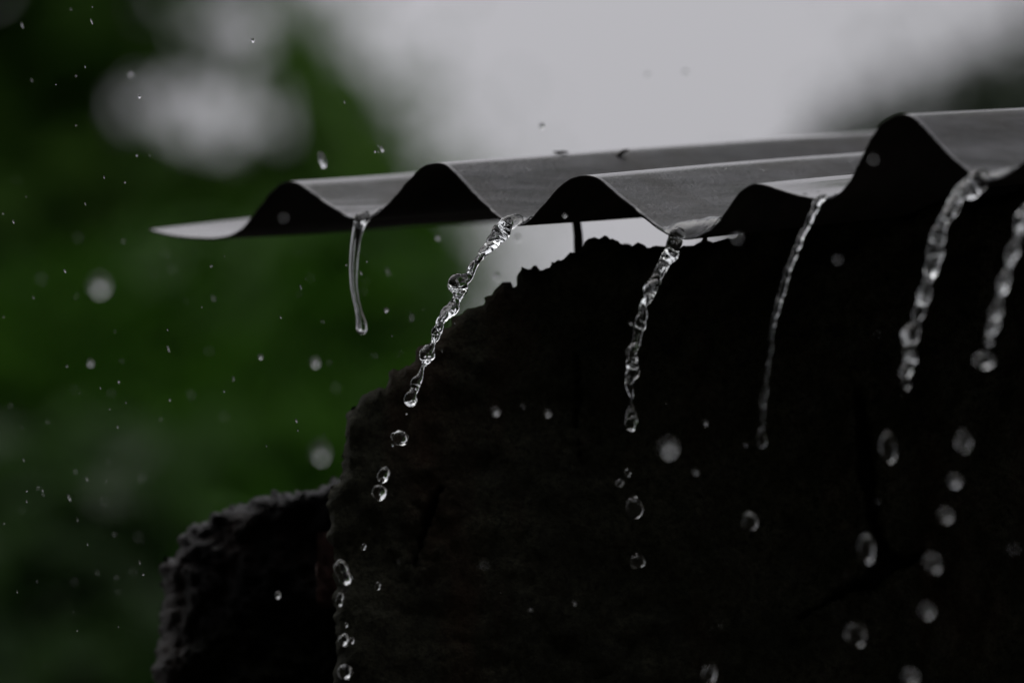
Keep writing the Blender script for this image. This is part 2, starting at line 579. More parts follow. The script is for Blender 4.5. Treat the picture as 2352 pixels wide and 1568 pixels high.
# wall under the roof: stands a little behind the eave, right end nearer
WA = R(6)
WH = Vector((math.cos(WA), -math.sin(WA), 0))
W0 = at(1350, 900, 2.615)
GB = 14500                                   # pixel row far enough down to reach the soil
WALL = [(772, GB), (776, 2200), (768, 1700), (770, 1450), (762, 1290), (752, 1160), (775, 1088), (778, 1035), (792, 962), (800, 940), (830, 915), (882, 888), (888, 872),
 (906, 850), (944, 832), (950, 802), (985, 781), (1008, 755), (1031, 744), (1040, 722), (1063, 705), (1104, 697), (1114, 676),
 (1132, 667), (1153, 650), (1171, 648), (1180, 659), (1186, 634), (1192, 610), (1260, 611), (1265, 597), (1288, 595), (1326, 582), (1337, 560), (1351, 551),
 (1366, 540), (1376, 545), (1388, 538), (1409, 543), (1425, 557), (1440, 562), (1470, 559), (1522, 560), (1560, 562), (1590, 557), (1644, 551), (1660, 543),
 (1702, 536), (1709, 494), (1760, 482), (1800, 486), (1840, 496), (1880, 504), (1960, 494), (2030, 486), (2086, 484), (2150, 462), (2200, 450), (2352, 432), (2500, 432), (2700, 432), (2900, 430), (3600, 430), (3600, GB)]
CR1 = [(1965, 880, 14), (1978, 960, 34), (1990, 1080, 44), (2000, 1180, 30), (2012, 1230, 40), (2030, 1290, 70)]
CR2 = [(2030, 1285, 74), (2075, 1285, 40), (2120, 1268, 12)]
CR3 = [(2030, 1290, 60), (1995, 1330, 46), (1940, 1350, 30), (1880, 1390, 14), (1830, 1420, 8)]
CR4 = [(1318, 760, 6), (1326, 860, 12), (1322, 980, 8), (1332, 1060, 5)]
CR5 = [(1010, 1120, 16), (985, 1180, 22), (965, 1240, 12), (950, 1300, 6)]
def build_wall():
    root = empty('broken_wall', Vector((W0.x, W0.y, 0)), 'dark mouldy masonry wall with crumbled top under the metal roof', 'wall')
    rough_slab('masonry', WALL, W0, WH, 0.13, 0.0045, 0.0036, 0.0015, M_WALL, (760, 520, 2380, 1600), 0.0030,
               [CR1, CR2, CR3, CR4, CR5], root, 0.0, fine=.6)
    # round lump of mortar on the top
    c = on_plane(1446, 556, W0, Vector((-WH.y, WH.x, 0))) + Vector((0, 0.03, 0))
    lump('mortar_lump', c, (0.0033, 0.004, 0.0036), 0.28, M_WALL, root, 3)
def lump(name, c, r, rough, mat, parent, seed, sub=3):
    bm = bmesh.new()
    bmesh.ops.create_icosphere(bm, subdivisions=sub, radius=1)
    vs = []
    for v in bm.verts:
        k = 1 + rough * fbm(v.co * 1.6 + Vector((seed, seed * .3, 1)), 3)
        vs.append(c + Vector((v.co.x * r[0], v.co.y * r[1], v.co.z * r[2])) * k)
    fs = [tuple(v.index for v in f.verts) for f in bm.faces]
    bm.free()
    return mesh_obj(name, vs, fs, mat, parent, origin=(c if parent is None else None))
build_wall()

BLOCK = [(342, GB), (344, 1760), (346, 1568), (348, 1490), (358, 1410), (356, 1385), (367, 1330), (363, 1300), (368, 1268), (386, 1262), (404, 1238), (416, 1214), (442, 1190), (472, 1178), (502, 1158), (522, 1150),
 (560, 1146), (600, 1136), (640, 1132), (680, 1116), (705, 1106), (740, 1092), (790, 1083), (900, 1080), (1000, 1110), (1000, GB)]
def build_block():
    p0 = at(560, 1350, 2.69)
    root = empty('broken_block', Vector((p0.x, p0.y, 0)), 'rough broken concrete block left of the crumbled wall, rounded wet top', 'concrete block')
    h = Vector((math.cos(R(2)), -math.sin(R(2)), 0))
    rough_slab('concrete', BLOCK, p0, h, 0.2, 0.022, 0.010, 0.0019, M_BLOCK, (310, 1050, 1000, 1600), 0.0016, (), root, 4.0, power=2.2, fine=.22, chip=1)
    c = at(757, 1232, 2.662)
    bm = bmesh.new()
    bmesh.ops.create_cube(bm, size=1)
    bmesh.ops.subdivide_edges(bm, edges=bm.edges[:], cuts=5, use_grid_fill=True)
    v = []
    for q in bm.verts:
        k = Vector((q.co.x * .011, q.co.y * .05, q.co.z * .026))
        k += Vector((fbm(q.co * 5, 3), fbm(q.co * 5 + Vector((4, 0, 0)), 3), fbm(q.co * 5 + Vector((0, 6, 0)), 3))) * .0013
        v.append(c + Vector((.001, .025, -.011)) + k)
    f = [tuple(q.index for q in x.verts) for x in bm.faces]
    bm.free()
    b = mesh_obj('brick', v, f, M_BRICK, root, smooth=False)
    b['label'] = 'dull red brick end showing in the concrete'
build_block()

# ------------------------------------------------------------------ swept tubes (rod, limbs, water)
def tube(path, radii, seg, shape=None, cap=True):
    n = len(path)
    vs, fs = [], []
    prev = None
    for k in range(n):
        a, b = path[max(k - 1, 0)], path[min(k + 1, n - 1)]
        t = (b - a).normalized()
        if prev is None:
            u = t.orthogonal().normalized() if abs(t.y) > .9 else (Vector((0, 1, 0)) - t * t.y).normalized()
        else:
            u = (prev - t * prev.dot(t)).normalized()
        prev = u
        v = t.cross(u)
        for j in range(seg):
            ph = 2 * math.pi * j / seg
            r = radii[k] * (shape(k, ph) if shape else 1.0)
            vs.append(path[k] + u * (math.cos(ph) * r) + v * (math.sin(ph) * r))
    for k in range(n - 1):
        for j in range(seg):
            a, b = k * seg + j, k * seg + (j + 1) % seg
            fs.append((a, b, b + seg, a + seg))
    if cap:
        vs += [path[0], path[-1]]
        for j in range(seg):
            fs.append((len(vs) - 2, (j + 1) % seg, j))
            fs.append((len(vs) - 1, (n - 1) * seg + j, (n - 1) * seg + (j + 1) % seg))
    return vs, fs

def build_rod():
    pts = [at(x, y, 2.67) for x, y in ((1322, 498), (1325, 515), (1328, 540), (1329, 565), (1330, 600))]
    vs, fs = tube(pts, [.0016, .0017, .0018, .0019, .0019], 10)
    o = mesh_obj('iron_rod', vs, fs, M_IRON, origin=pts[-1])
    tag(o, 'thin bent dark rod propping the roof sheet above the wall', 'rod')
    pts = [at(x, y, 2.62) for x, y in ((1618, 541), (1619, 548), (1619, 556))]
    vs, fs = tube(pts, [.0009] * 3, 8)
    o = mesh_obj('iron_nail', vs, fs, M_IRON, origin=pts[-1])
    tag(o, 'short dark nail in the narrow gap between wall top and roof', 'nail')
build_rod()

def build_debris():
    for px, py, a, b, rot, lab in ((1288, 353.5, 17, 3.0, 2, 'small dark leaf scrap lying flat on the roof crest, left one'),
                                   (1424, 358, 19, 5, -24, 'dark torn leaf scrap on the roof flank, right of the flat one')):
        q, i, t = surf_at(px, py, 985, 1060)
        s = K * proj(q)[2]
        bm = bmesh.new()
        bmesh.ops.create_uvsphere(bm, u_segments=14, v_segments=8, radius=1)
        vs = []
        rr = Matrix.Rotation(R(rot), 3, 'Y')
        for v in bm.verts:
            c = v.co.copy()
            k = 1 + 0.35 * fbm(c * 2 + Vector((px, 0, 0)), 3)
            p = Vector((c.x * a * s * k, c.y * 8 * s * k, c.z * b * s * k + 0.25 * b * s * math.sin(c.x * 3)))
            vs.append(q + rr @ p + Vector((0, -0.0006, 0.0006)))
        fs = [tuple(v.index for v in f.verts) for f in bm.faces]
        bm.free()
        o = mesh_obj('leaf_scrap', vs, fs, M_DEAD, origin=q)
        tag(o, lab, 'leaf scrap', 'leaf scraps on the roof')
build_debris()

# ------------------------------------------------------------------ water streams
def trough_film(root, px_lo, px_hi, level, length, seed):
    """rain water lying in one valley of the sheet"""
    i0, i1 = px_index(px_lo), px_index(px_hi)
    idx = np.linspace(i0, i1, 60)
    z = np.array([sheet_pt(i, 0).z for i in idx])
    kb = int(z.argmin())
    wet = z < z[kb] + level
    a = kb
    while a > 0 and wet[a - 1]: a -= 1
    b = kb
    while b < len(idx) - 1 and wet[b + 1]: b += 1
    u = np.linspace(idx[a], idx[b], 26)
    NT = 110
    vs, fs = [], []
    nu = len(u)
    for layer in (0, 1):
        for k in range(NT + 1):
            t = -0.0012 + length * (k / NT) ** 1.6
            fade = 1.0 if k < NT * .7 else max(0.0, 1 - (k - NT * .7) / (NT * .3))
            row = [sheet_pt(i, max(t, 0)) for i in u]
            zb = min(p.z for p in row)
            for j, p in enumerate(row):
                e = abs(2 * j / (nu - 1) - 1)
                q = p + AH * min(t, 0)
                if layer == 0:
                    rip = 0.22 * level * fbm(Vector((t * 120 + seed, j * .22, seed)), 3) + 0.10 * level * math.sin(t * 330 + 3 * e + 2 * noise.noise(Vector((t * 60, j * .2, seed))))
                    lip = level * fade * max(0.0, min(1.0, (t + .0012) / .0045)) ** .5
                    q.z = max(q.z + 0.00004, zb + lip * (1 - 0.1 * e ** 4) + rip * (1 - e ** 2))
                    if j in (0, nu - 1): q.z = p.z - 0.0002
                else:
                    q.z -= 0.0004
                vs.append(q)
    m = nu * (NT + 1)
    for k in range(NT):
        for j in range(nu - 1):
            a_ = k * nu + j
            fs.append((a_, a_ + 1, a_ + nu + 1, a_ + nu))
            fs.append((m + a_, m + a_ + nu, m + a_ + nu + 1, m + a_ + 1))
    for j in range(nu - 1):
        fs.append((j, m + j, m + j + 1, j + 1))
        e_ = NT * nu + j
        fs.append((e_, e_ + 1, m + e_ + 1, m + e_))
    for k in range(NT):
        a_ = k * nu
        fs.append((a_, a_ + nu, m + a_ + nu, m + a_))
        a_ = k * nu + nu - 1
        fs.append((a_, m + a_, m + a_ + nu, a_ + nu))
    o = mesh_obj('trough_water', vs, fs, M_WATER, root)
    bm = bmesh.new(); bm.from_mesh(o.data)
    bmesh.ops.recalc_face_normals(bm, faces=bm.faces)
    bm.to_mesh(o.data); bm.free()

def stream(label, pts, film, kind, seed):
    tp = on_plane(pts[0][0], pts[0][1], E0, AH)
    root = empty('water_stream', tp, label, 'water', 'water streams pouring off the roof')
    N = 420 if kind != 'smooth' else 260
    P = catmull(pts, N)
    path, rad = [], []
    for k, (x, y, wd) in enumerate(P):
        q = on_plane(x, y, tp, EH)
        f = k / N
        if kind != 'smooth':
            q = q + EH * (0.0007 * fbm(Vector((f * 26, seed, 0)), 2) * min(1, f * 10))
            q = q + AH * (0.0006 * fbm(Vector((f * 30, seed, 5)), 2) * min(1, f * 10))
        path.append(q)
        rad.append(max(wd, 1.5) * (0.43 if kind == 'smooth' else 0.31 if kind == 'thread' else 0.38 if kind == 'beads' else 0.43) * K * proj(q)[2])
    # rounded ends
    L = [0.0]
    for k in range(1, N): L.append(L[-1] + (path[k] - path[k - 1]).length)
    re, rs = max(rad[-8:]), rad[0]
    for k in range(N):
        d = L[-1] - L[k]
        if d < re: rad[k] *= math.sqrt(max(0.0, 1 - (1 - d / re) ** 2))
        if L[k] < rs * .8: rad[k] *= math.sqrt(max(0.0, 1 - (1 - L[k] / (rs * .8)) ** 2))
        rad[k] = max(rad[k], 2e-5)
    tot = L[-1]
    if kind == 'chain':
        tw = [2.0 * math.pi * l / 0.026 + 1.6 * noise.noise(Vector((l * 90, seed, 3))) for l in L]
        def shp(k, ph):
            l = L[k]
            s = 1 + 0.20 * math.cos(2 * ph - tw[k]) + 0.07 * math.cos(3 * ph + tw[k] * .7 + seed)
            s += 0.30 * fbm(Vector((math.cos(ph) * .7, math.sin(ph) * .7, l * 120 + seed * 7)), 2)
            return max(s, .35)
    elif kind == 'beads':
        def shp(k, ph):
            l = L[k]
            return 1 + .12 * math.cos(2 * ph + l * 70 + seed) + 0.14 * noise.noise(Vector((math.cos(ph) * .6, math.sin(ph) * .6, l * 75 + seed)))
    elif kind == 'thread':
        def shp(k, ph):
            l = L[k]
            return 1 + .16 * math.cos(2 * ph + 1.1 + l * 8) + 0.05 * noise.noise(Vector((math.cos(ph), math.sin(ph), l * 120 + seed)))
    else:
        def shp(k, ph):
            l = L[k]
            fade = max(0, 1 - l / tot * 1.15)
            return 1 + fade * (.16 * math.cos(2 * ph + .6 + l * 25) + .10 * math.cos(5 * ph + l * 45) + .07 * noise.noise(Vector((math.cos(ph) * 2, math.sin(ph) * 2, l * 60))))
    vs, fs = tube(path, rad, 28, shp)
    mesh_obj('falling_water', vs, fs, M_WATER, root)
    if film:
        trough_film(root, *film, seed)
    return tp

S1 = [(846,494,20),(834,499,38),(826,516,30),(819,545,25),(814,580,22),(812,620,20),(813,660,18),(818,690,17),(824,715,18),(829,738,27),(830,752,30),(830,768,28)]
S2 = [(1196,506,20),(1180,507,38),(1163,517,44),(1150,534,42),(1137,550,34),(1117,573,26),(1098,597,21),(1084,618,27),(1076,634,23),(1056,655,47),(1050,684,20),(1036,709,34),(1013,739,24),
      (1004,766,25),(993,791,13),(981,815,36),(976,837,12),(965,859,17),(955,882,31),(951,898,26),(944,916,42),(943,933,30)]
S3 = [(1572,540,20),(1556,540,40),(1550,560,46),(1540,582,34),(1529,598,26),(1519,615,25),(1510,636,27),(1496,664,44),(1490,686,26),(1480,698,19),(1475,718,23),(1470,746,25),(1466,772,20),(1460,790,22),
      (1452,812,30),(1455,836,30),(1454,853,30),(1446,876,18),(1448,900,13),(1450,925,6),(1449,948,22),(1447,972,38),(1447,990,26)]
S4 = [(1898,450,18),(1885,456,32),(1877,468,30),(1860,504,24),(1840,546,21),(1820,597,20),(1806,638,19),(1789,696,17),(1776,744,13),(1770,800,10),(1763,847,10),(1758,888,12),(1754,916,20),(1753,947,12),(1752,973,8),
      (1748,996,24),(1750,1014,28),(1750,1028,20)]
S5 = [(2268,404,24),(2250,412,50),(2231,428,48),(2210,444,36),(2196,460,28),(2181,482,36),(2170,504,34),(2160,524,26),(2153,543,38),(2148,562,30),(2146,580,40),(2144,602,28),(2142,620,34),(2134,640,22),(2128,658,32),(2121,679,34),
      (2116,700,20),(2113,718,26),(2109,740,18),(2096,767,44),(2091,792,26),(2093,812,32),(2090,834,22),(2083,852,31),(2081,866,20),(2083,882,27),(2084,894,20)]
S6 = [(2560,384,24),(2530,388,36),(2480,404,36),(2430,432,34),(2385,462,32),(2350,494,34),(2342,518,32),(2335,545,12),(2328,572,36),(2322,596,30),(2316,614,10),(2307,642,36),(2303,660,30),(2298,682,10),(2290,716,38),(2286,734,22),(2280,752,30),(2273,770,8),(2268,782,18),(2266,790,14)]
T1 = stream('smooth glassy tongue of water, leftmost stream, ending in a drop', S1, (770, 890, .0030, .16), 'smooth', 1.3)
T2 = stream('beaded stream of water in front of the sky gap, second from left', S2, (1120, 1240, .0024, .25), 'chain', 2.9)
T3 = stream('twisted stream of water from the rippled puddled trough, third from left', S3, (1490, 1665, .0058, .3), 'chain', 4.1)
T4 = stream('thin faint thread of water before the wall, fourth stream from left', S4, (1830, 1935, .0012, .2), 'thread', 5.7)
T5 = stream('thick lumpy stream of water right of the tallest roof wave', S5, (2200, 2335, .0036, .3), 'chain', 6.6)
T6 = stream('blurred stream of water at the right edge of the picture', S6, (2540, 2640, .0022, .3), 'beads', 8.2)

# ------------------------------------------------------------------ separate drops
def sphere_data(u=28, v=18):
    bm = bmesh.new()
    bmesh.ops.create_uvsphere(bm, u_segments=u, v_segments=v, radius=1)
    vs = [x.co.copy() for x in bm.verts]
    fs = [tuple(x.index for x in f.verts) for f in bm.faces]
    bm.free()
    return vs, fs
SPH = sphere_data()
def drop(name, label, c, wpx, hpx, tilt, wob, seed, group, cat='water drop', twin=None):
    s = 0.5 * K * proj(c)[2]
    rr = Matrix.Rotation(R(tilt), 3, 'Y')
    vs = []
    for co in SPH[0]:
        k = 1 + wob * fbm(co * 1.1 + Vector((seed, 2, 1)), 2)
        if twin:       # two lobes
            k *= 1 - 0.28 * math.exp(-(co.z / .28) ** 2)
        p = Vector((co.x * wpx * s, co.y * (wpx * .6 + hpx * .4) * s, co.z * hpx * s)) * k
        vs.append(c + rr @ p)
    o = mesh_obj(name, vs, SPH[1], M_WATER, origin=c)
    return tag(o, label, cat, group)
G2, G3, G5, G6 = ('drops shed by the beaded stream', 'drops shed by the third stream', 'drops shed by the thick lumpy stream', 'drops shed by the right edge stream')
DROPS = [
 (T2, 933, 949, 5, 6, 0, 'speck of water just below the tip of the beaded stream', G2),
 (T2, 918, 1005, 40, 34, 20, 'large drop with bright lower right, first below the beaded stream', G2),
 (T2, 901, 1022, 6, 7, 0, 'tiny drop touching lower left of the first large drop', G2),
 (T2, 881, 1091, 27, 38, 25, 'tilted oval drop, upper of a close pair beside the wall edge', G2),
 (T2, 871, 1131, 34, 35, 0, 'round clear drop, lower of a close pair beside the wall edge', G2),
 (T2, 835, 1255, 13, 15, 20, 'small bright drop above the big double drop', G2),
 (T2, 788, 1315, 36, 62, -24, 'big double drop in front of the dull red brick', G2),
 (T2, 868, 1345, 13, 18, 10, 'small oval drop right of the big double drop', G2),
 (T2, 780, 1376, 18, 34, 8, 'faint tall drop below the big double drop', G2),
 (T2, 795, 1434, 8, 11, 12, 'tiny bright drop above two side by side drops', G2),
 (T2, 790, 1469, 24, 30, 8, 'oval drop, left of two side by side near the bottom', G2),
 (T2, 808, 1470, 11, 15, 8, 'small oval drop, right of two side by side near the bottom', G2),
 (T2, 793, 1542, 36, 34, 15, 'large drop at the bottom edge below the side by side drops', G2),
 (T2, 638, 1366, 13, 17, 12, 'lone small drop in front of the broken concrete block', G2),
 (T3, 1441, 1085, 18, 24, -15, 'small dim drop above a round one under the third stream', G3),
 (T3, 1423, 1109, 22, 22, 0, 'small round dim drop lower left of another under the third stream', G3),
 (T3, 1456, 1165, 46, 60, -14, 'large faint drop with bright rims midway below the third stream', G3),
 (T3, 1464, 1288, 42, 40, 20, 'faint round drop, lowest under the third stream', G3),
 (T4, 1722, 1197, 42, 50, -10, 'faint clear drop below the thin thread of water', 'drops shed by the thin thread'),
 (T4, 1629, 1545, 40, 46, 0, 'clear drop at the bottom edge left of the wall crack', 'drops shed by the thin thread'),
 (T5, 2040, 1027, 42, 84, -6, 'tall faint drop below the thick lumpy stream', G5),
 (T5, 1990, 1259, 44, 78, -4, 'tall drop with two bright spots beside the dark wall hole', G5),
 (T5, 1966, 1456, 54, 62, -20, 'wide lumpy drop under the dark wall hole', G5),
 (T6, 2261, 827, 54, 40, 14, 'wide white blurred drop just below the right edge stream', G6),
 (T6, 2213, 1015, 38, 60, 0, 'tall blurred drop, second below the right edge stream', G6),
 (T6, 2194, 1103, 32, 32, 0, 'round white blurred drop, third below the right edge stream', G6),
 (T6, 2171, 1183, 34, 38, 0, 'round white blurred drop, fourth below the right edge stream', G6),
 (T6, 2143, 1293, 40, 52, -25, 'blurred double drop, fifth below the right edge stream', G6),
 (T6, 2128, 1401, 36, 36, 25, 'blurred oval drop, sixth below the right edge stream', G6),
 (T6, 2092, 1552, 36, 40, 0, 'blurred drop at the bottom edge, last below the right edge stream', G6),
]
for k, (tp, x, y, wd, hg, tl, lab, grp) in enumerate(DROPS):
    drop('water_drop', lab, on_plane(x, y, tp, EH), wd * (.84 if x > 1200 else 1), hg * (.84 if x > 1200 else 1), tl, 0.22 if wd > 16 else .05, k * 3.1, grp, twin=('double' in lab))

# raindrops in the air, the ones that stand out
RAIN = [  # x, y, depth, drop size px, stretch, label
 (228, 655, 2.13, 34, 1.1, 'large blurred white raindrop at far left before dark foliage'),
 (735, 1040, 2.15, 28, 1.3, 'blurred white raindrop above the broken block, near wall edge'),
 (723, 832, 2.36, 17, 1.2, 'small blurred raindrop right of the leftmost stream end, lower left'),
 (598, 820, 2.47, 10, 1.0, 'small round raindrop left of the blurred one below the leftmost stream'),
 (207, 834, 2.40, 12, 1.2, 'small raindrop under the large blurred white one at far left'),
 (740, 369, 2.46, 15, 2.6, 'long bright streak of rain above the left roof wave'),
 (877, 342, 2.50, 8, 2.0, 'short bright rain streak above the second roof wave'),
 (320, 222, 2.55, 9, 1.0, 'bright raindrop in front of the lower left of the pale sky gap'),
 (580, 93, 2.55, 10, 1.2, 'bright raindrop near the top left of the pale sky gap'),
 (300, 171, 2.40, 10, 1.0, 'dim raindrop left in the pale sky gap'),
 (887, 712, 2.50, 10, 1.0, 'small raindrop between the two left streams'),
 (1005, 546, 2.43, 10, 1.0, 'dim raindrop under the roof between the two left streams'),
 (1140, 635, 2.40, 14, 1.1, 'pale raindrop in the sky gap right of the beaded stream'),
 (1188, 546, 2.40, 13, 1.1, 'pale raindrop just right of the beaded stream top'),
 (1245, 290, 2.45, 12, 1.2, 'raindrop against bright sky above the roof'),
 (1487, 172, 2.36, 9, 1.0, 'faint raindrop against bright sky, left of a close pair'),
 (1575, 166, 2.36, 11, 1.0, 'faint raindrop against bright sky, right of a close pair'),
 (1138, 945, 2.42, 15, 1.1, 'grey round raindrop on the wall, left of a level pair'),
 (1257, 950, 2.42, 12, 1.1, 'grey round raindrop on the wall, right of a level pair'),
 (1619, 971, 2.46, 11, 1.2, 'bright small raindrop on the wall between third and fourth streams'),
 (1535, 1028, 2.20, 26, 1.3, 'large soft grey raindrop on the wall right of the third stream'),
 (1597, 1084, 2.42, 11, 1.0, 'small dim raindrop below the large soft grey one'),
 (1692, 545, 2.26, 10, 1.0, 'soft dim raindrop at the narrow gap under the roof'),
 (1922, 595, 2.30, 8, 1.0, 'soft dim raindrop on the dark wall right of the thin thread'),
 (2005, 365, 2.28, 9, 1.0, 'soft dim raindrop inside the tallest roof wave'),
 (650, 500, 2.30, 6.5, 1.0, 'soft dim raindrop under the first roof wave'),
 (1297, 495, 2.47, 8, 1.1, 'small pale raindrop under the third roof wave'),
 (1448, 742, 2.5, 7, 1.1, 'tiny bright raindrop left of the third stream'),
 (1711, 1022, 2.47, 9, 1.1, 'small dim raindrop left of the thread of water tip'),
 (1318, 1385, 2.48, 8, 1.3, 'small raindrop low on the wall, right of a dimmer one'),
 (1217, 1400, 2.45, 7, 1.0, 'small dim raindrop low on the wall, left of a brighter one'),
 (1654, 1438, 2.48, 8, 1.0, 'small dim raindrop low on the wall above the bottom edge drop'),
 (2016, 1149, 2.42, 9, 1.0, 'small raindrop on the dark crack of the wall'),
 (2329, 1260, 2.25, 7, 1.0, 'soft dim raindrop low at the right edge of the picture'),
 (1110, 1295, 2.30, 6, 1.0, 'faint soft raindrop low on the left part of the wall'),
]
for k, (x, y, d, s, st, lab) in enumerate(RAIN):
    drop('raindrop', lab, at(x, y, d), s, s * st, random.uniform(-20, -8) if st > 1.5 else 0, .05, k * 1.7, 'raindrops in the air', 'raindrop')

# fine rain: small drops nothing tells apart
fine_me = bpy.data.meshes.new('fine_raindrop')
_v, _f = sphere_data(12, 8)
fine_me.from_pydata([tuple(v) for v in _v], [], _f)
fine_me.polygons.foreach_set('use_smooth', [True] * len(fine_me.polygons))
fine_me.materials.append(M_WATER)
rng = random.Random(21)
n_fine = 0
while n_fine < 175:
    if n_fine < 120:
        x, y, lab = rng.uniform(0, 1050), rng.uniform(0, 1568), 'tiny drop of fine rain before the dark green foliage'
        if 345 < x and 360 < y < 560 or (y > 1085 and x > 330) or x > 780 and y > 820 or 220 < x < 700 and 0 < y < 350:
            continue
        if x > 620 + y * .9: continue
    else:
        x, y, lab = rng.uniform(780, 2340), rng.uniform(620, 1560), 'tiny drop of fine rain before the dark wall'
        if y < 1080 - (x - 780) * 1.05: continue
    d = rng.choice((rng.gauss(2.56, .05), rng.uniform(2.3, 3.0)))
    o = bpy.data.objects.new('fine_raindrop', fine_me)
    COL.objects.link(o)
    o.location = at(x, y, d)
    r = (1.9 + 2.6 * rng.random() ** 2.4) * 0.5 * K * d
    st = rng.choice((1, 1.3, 2.4, 4.0))
    o.scale = (r, r, r * st)
    o.rotation_euler = (0, R(rng.uniform(-24, -10)), 0)
    tag(o, lab, 'raindrop', 'fine rain over the foliage' if n_fine < 120 else 'fine rain over the wall')
    n_fine += 1

# splash beads on the sheet
for k, (x, y, a, b) in enumerate(((1489, 473, 6, 2), (1500, 472, 5, 1.6), (1541, 486, 6, 2.4), (1560, 474, 4, 1.6), (1575, 494, 5, 1.6), (1590, 500, 4, 1.6))):
    q, i, t = surf_at(x, y, 1380, 1560, .2)
    o = drop('splash_bead', ('bright splash bead on the roof flank above the rippled puddle, number counted from left: ' + ('first', 'second', 'third', 'fourth', 'fifth', 'sixth')[k]).replace('number counted from left: ', '') + ' from left',
             q + Vector((0, -.0004, .0004)), a, b, 20, .1, k, 'splash beads on the roof')

rb = random.Random(77)
n_b = 0
while n_b < 60:
    lo, hi = rb.choice(((675, 800), (1012, 1150), (1356, 1530), (1356, 1530), (1745, 1860), (2085, 2220), (400, 500)))
    i, t = rb.uniform(px_index(lo), px_index(hi)), rb.uniform(.004, .16)
    q = sheet_pt(i, t)
    x, y, z = proj(q)
    if not 340 < x < 2352: continue
    u = (sheet_pt(i + 1, t) - sheet_pt(i - 1, t)).normalized()
    a = (sheet_pt(i, t + .002) - q).normalized()
    nn = u.cross(a).normalized()
    if nn.z < 0: nn = -nn
    r = rb.uniform(.0003, .0008)
    o = bpy.data.objects.new('rain_bead', fine_me)
    COL.objects.link(o)
    m3 = Matrix((u * r, a * r * rb.uniform(1.0, 2.6), nn * r * .55)).transposed()
    o.matrix_world = Matrix.Translation(q + nn * r * .15) @ m3.to_4x4()
    tag(o, 'tiny rain bead lying on the grey roof sheet', 'rain bead', 'rain beads on the roof')
    n_b += 1

# ------------------------------------------------------------------ plants behind (far out of focus)
def leaf_mesh(name, spots, mat, parent, rng, lsize, droop=0.5):
    vs, fs = [], []
    for p in spots:
        L = lsize * rng.uniform(.65, 1.3)
        W = L * rng.uniform(.42, .6)
        az = rng.uniform(0, 2 * math.pi)
        el = rng.gauss(-droop, .45)
        d = Vector((math.cos(az) * math.cos(el), math.sin(az) * math.cos(el), math.sin(el)))
        s = d.cross(Vector((0, 0, 1))).normalized()
        s = (Matrix.Rotation(rng.uniform(-.7, .7), 3, d) @ s)
        nn = s.cross(d)
        b = len(vs)
        vs += [p - d * L * .5, p - d * L * .12 + s * W * .5 + nn * L * .05, p - d * L * .12 - s * W * .5 + nn * L * .05,
               p + d * L * .22 + s * W * .4 - nn * L * .02, p + d * L * .22 - s * W * .4 - nn * L * .02, p + d * L * .5 - nn * L * .13,
               p - d * L * .12 - nn * L * .03, p + d * L * .22 - nn * L * .09]
        fs += [(b, b + 6, b + 1), (b, b + 2, b + 6), (b + 1, b + 6, b + 7, b + 3), (b + 6, b + 2, b + 4, b + 7), (b + 3, b + 7, b + 5), (b + 7, b + 4, b + 5)]
    o = mesh_obj(name, vs, fs, mat, parent, smooth=True)
    o['kind'] = 'stuff'
    return o
def limbs(base, targets, r0, rng):
    vs, fs = [], []
    for j, tg in enumerate(targets):
        st = base
        n = 9
        pts = []
        for k in range(n):
            f = k / (n - 1)
            p = st.lerp(tg, f)
            p = p + Vector((rng.gauss(0, .03), rng.gauss(0, .03), .18 * math.sin(math.pi * f))) * (1 if 0 < k < n - 1 else 0)
            pts.append(p)
        v, f_ = tube(pts, [r0 * (1 - .8 * k / (n - 1)) for k in range(n)], 8)
        o = len(vs)
        vs += v
        fs += [tuple(i + o for i in q) for q in f_]
    return vs, fs
def plant(name, label, cat, foot, top, r, targets, spots, mat, lsize, seed, droop=.5):
    rg = random.Random(seed)
    root = empty(name, foot, label, cat)
    pts = [foot.lerp(top, k / 10) + Vector((rg.gauss(0, .02), rg.gauss(0, .02), 0)) * (1 if 0 < k < 10 else 0) for k in range(11)]
    v, f = tube(pts, [r * (1.35 if k == 0 else 1 - .05 * k) for k in range(11)], 12)
    mesh_obj('trunk', v, f, M_BARK, root)
    v, f = limbs(top, targets, r * .5, rg)
    mesh_obj('limbs', v, f, M_BARK, root)
    leaf_mesh('crown', spots, mat, root, rg, lsize, droop)
    return root

HOLES = [(462, 236, 225, 112), (455, 18, 180, 78), (-15, -5, 70, 110), (560, 285, 145, 85), (570, 130, 95, 100), (345, 222, 105, 86)]
def right_edge(y):
    return np.interp(y, [-900, -300, 0, 60, 100, 200, 300, 370, 450, 540, 620, 720, 900, 1600], [300, 520, 650, 690, 735, 830, 905, 955, 1010, 1065, 1085, 1095, 1120, 1300])
def crown_spots(n, rg, cx, cz, cy, rx, rz, ry, test, clump=14, cr=.13):
    """leaf positions in clumps inside an ellipsoid; `test` says where the crown really has leaves"""
    out_, tries = [], 0
    while len(out_) < n and tries < n * 30:
        tries += 1
        a = Vector((rg.uniform(-1, 1), rg.uniform(-1, 1), rg.uniform(-1, 1)))
        if a.length > 1: continue
        c = Vector((cx + a.x * rx, cy + a.y * ry, cz + a.z * rz))
        for _ in range(clump):
            p = c + Vector((rg.gauss(0, cr), rg.gauss(0, cr), rg.gauss(0, cr * .7)))
            x, y, z = proj(p)
            if p.z > .4 and test(x, y, rg):
                out_.append(p)
    return out_
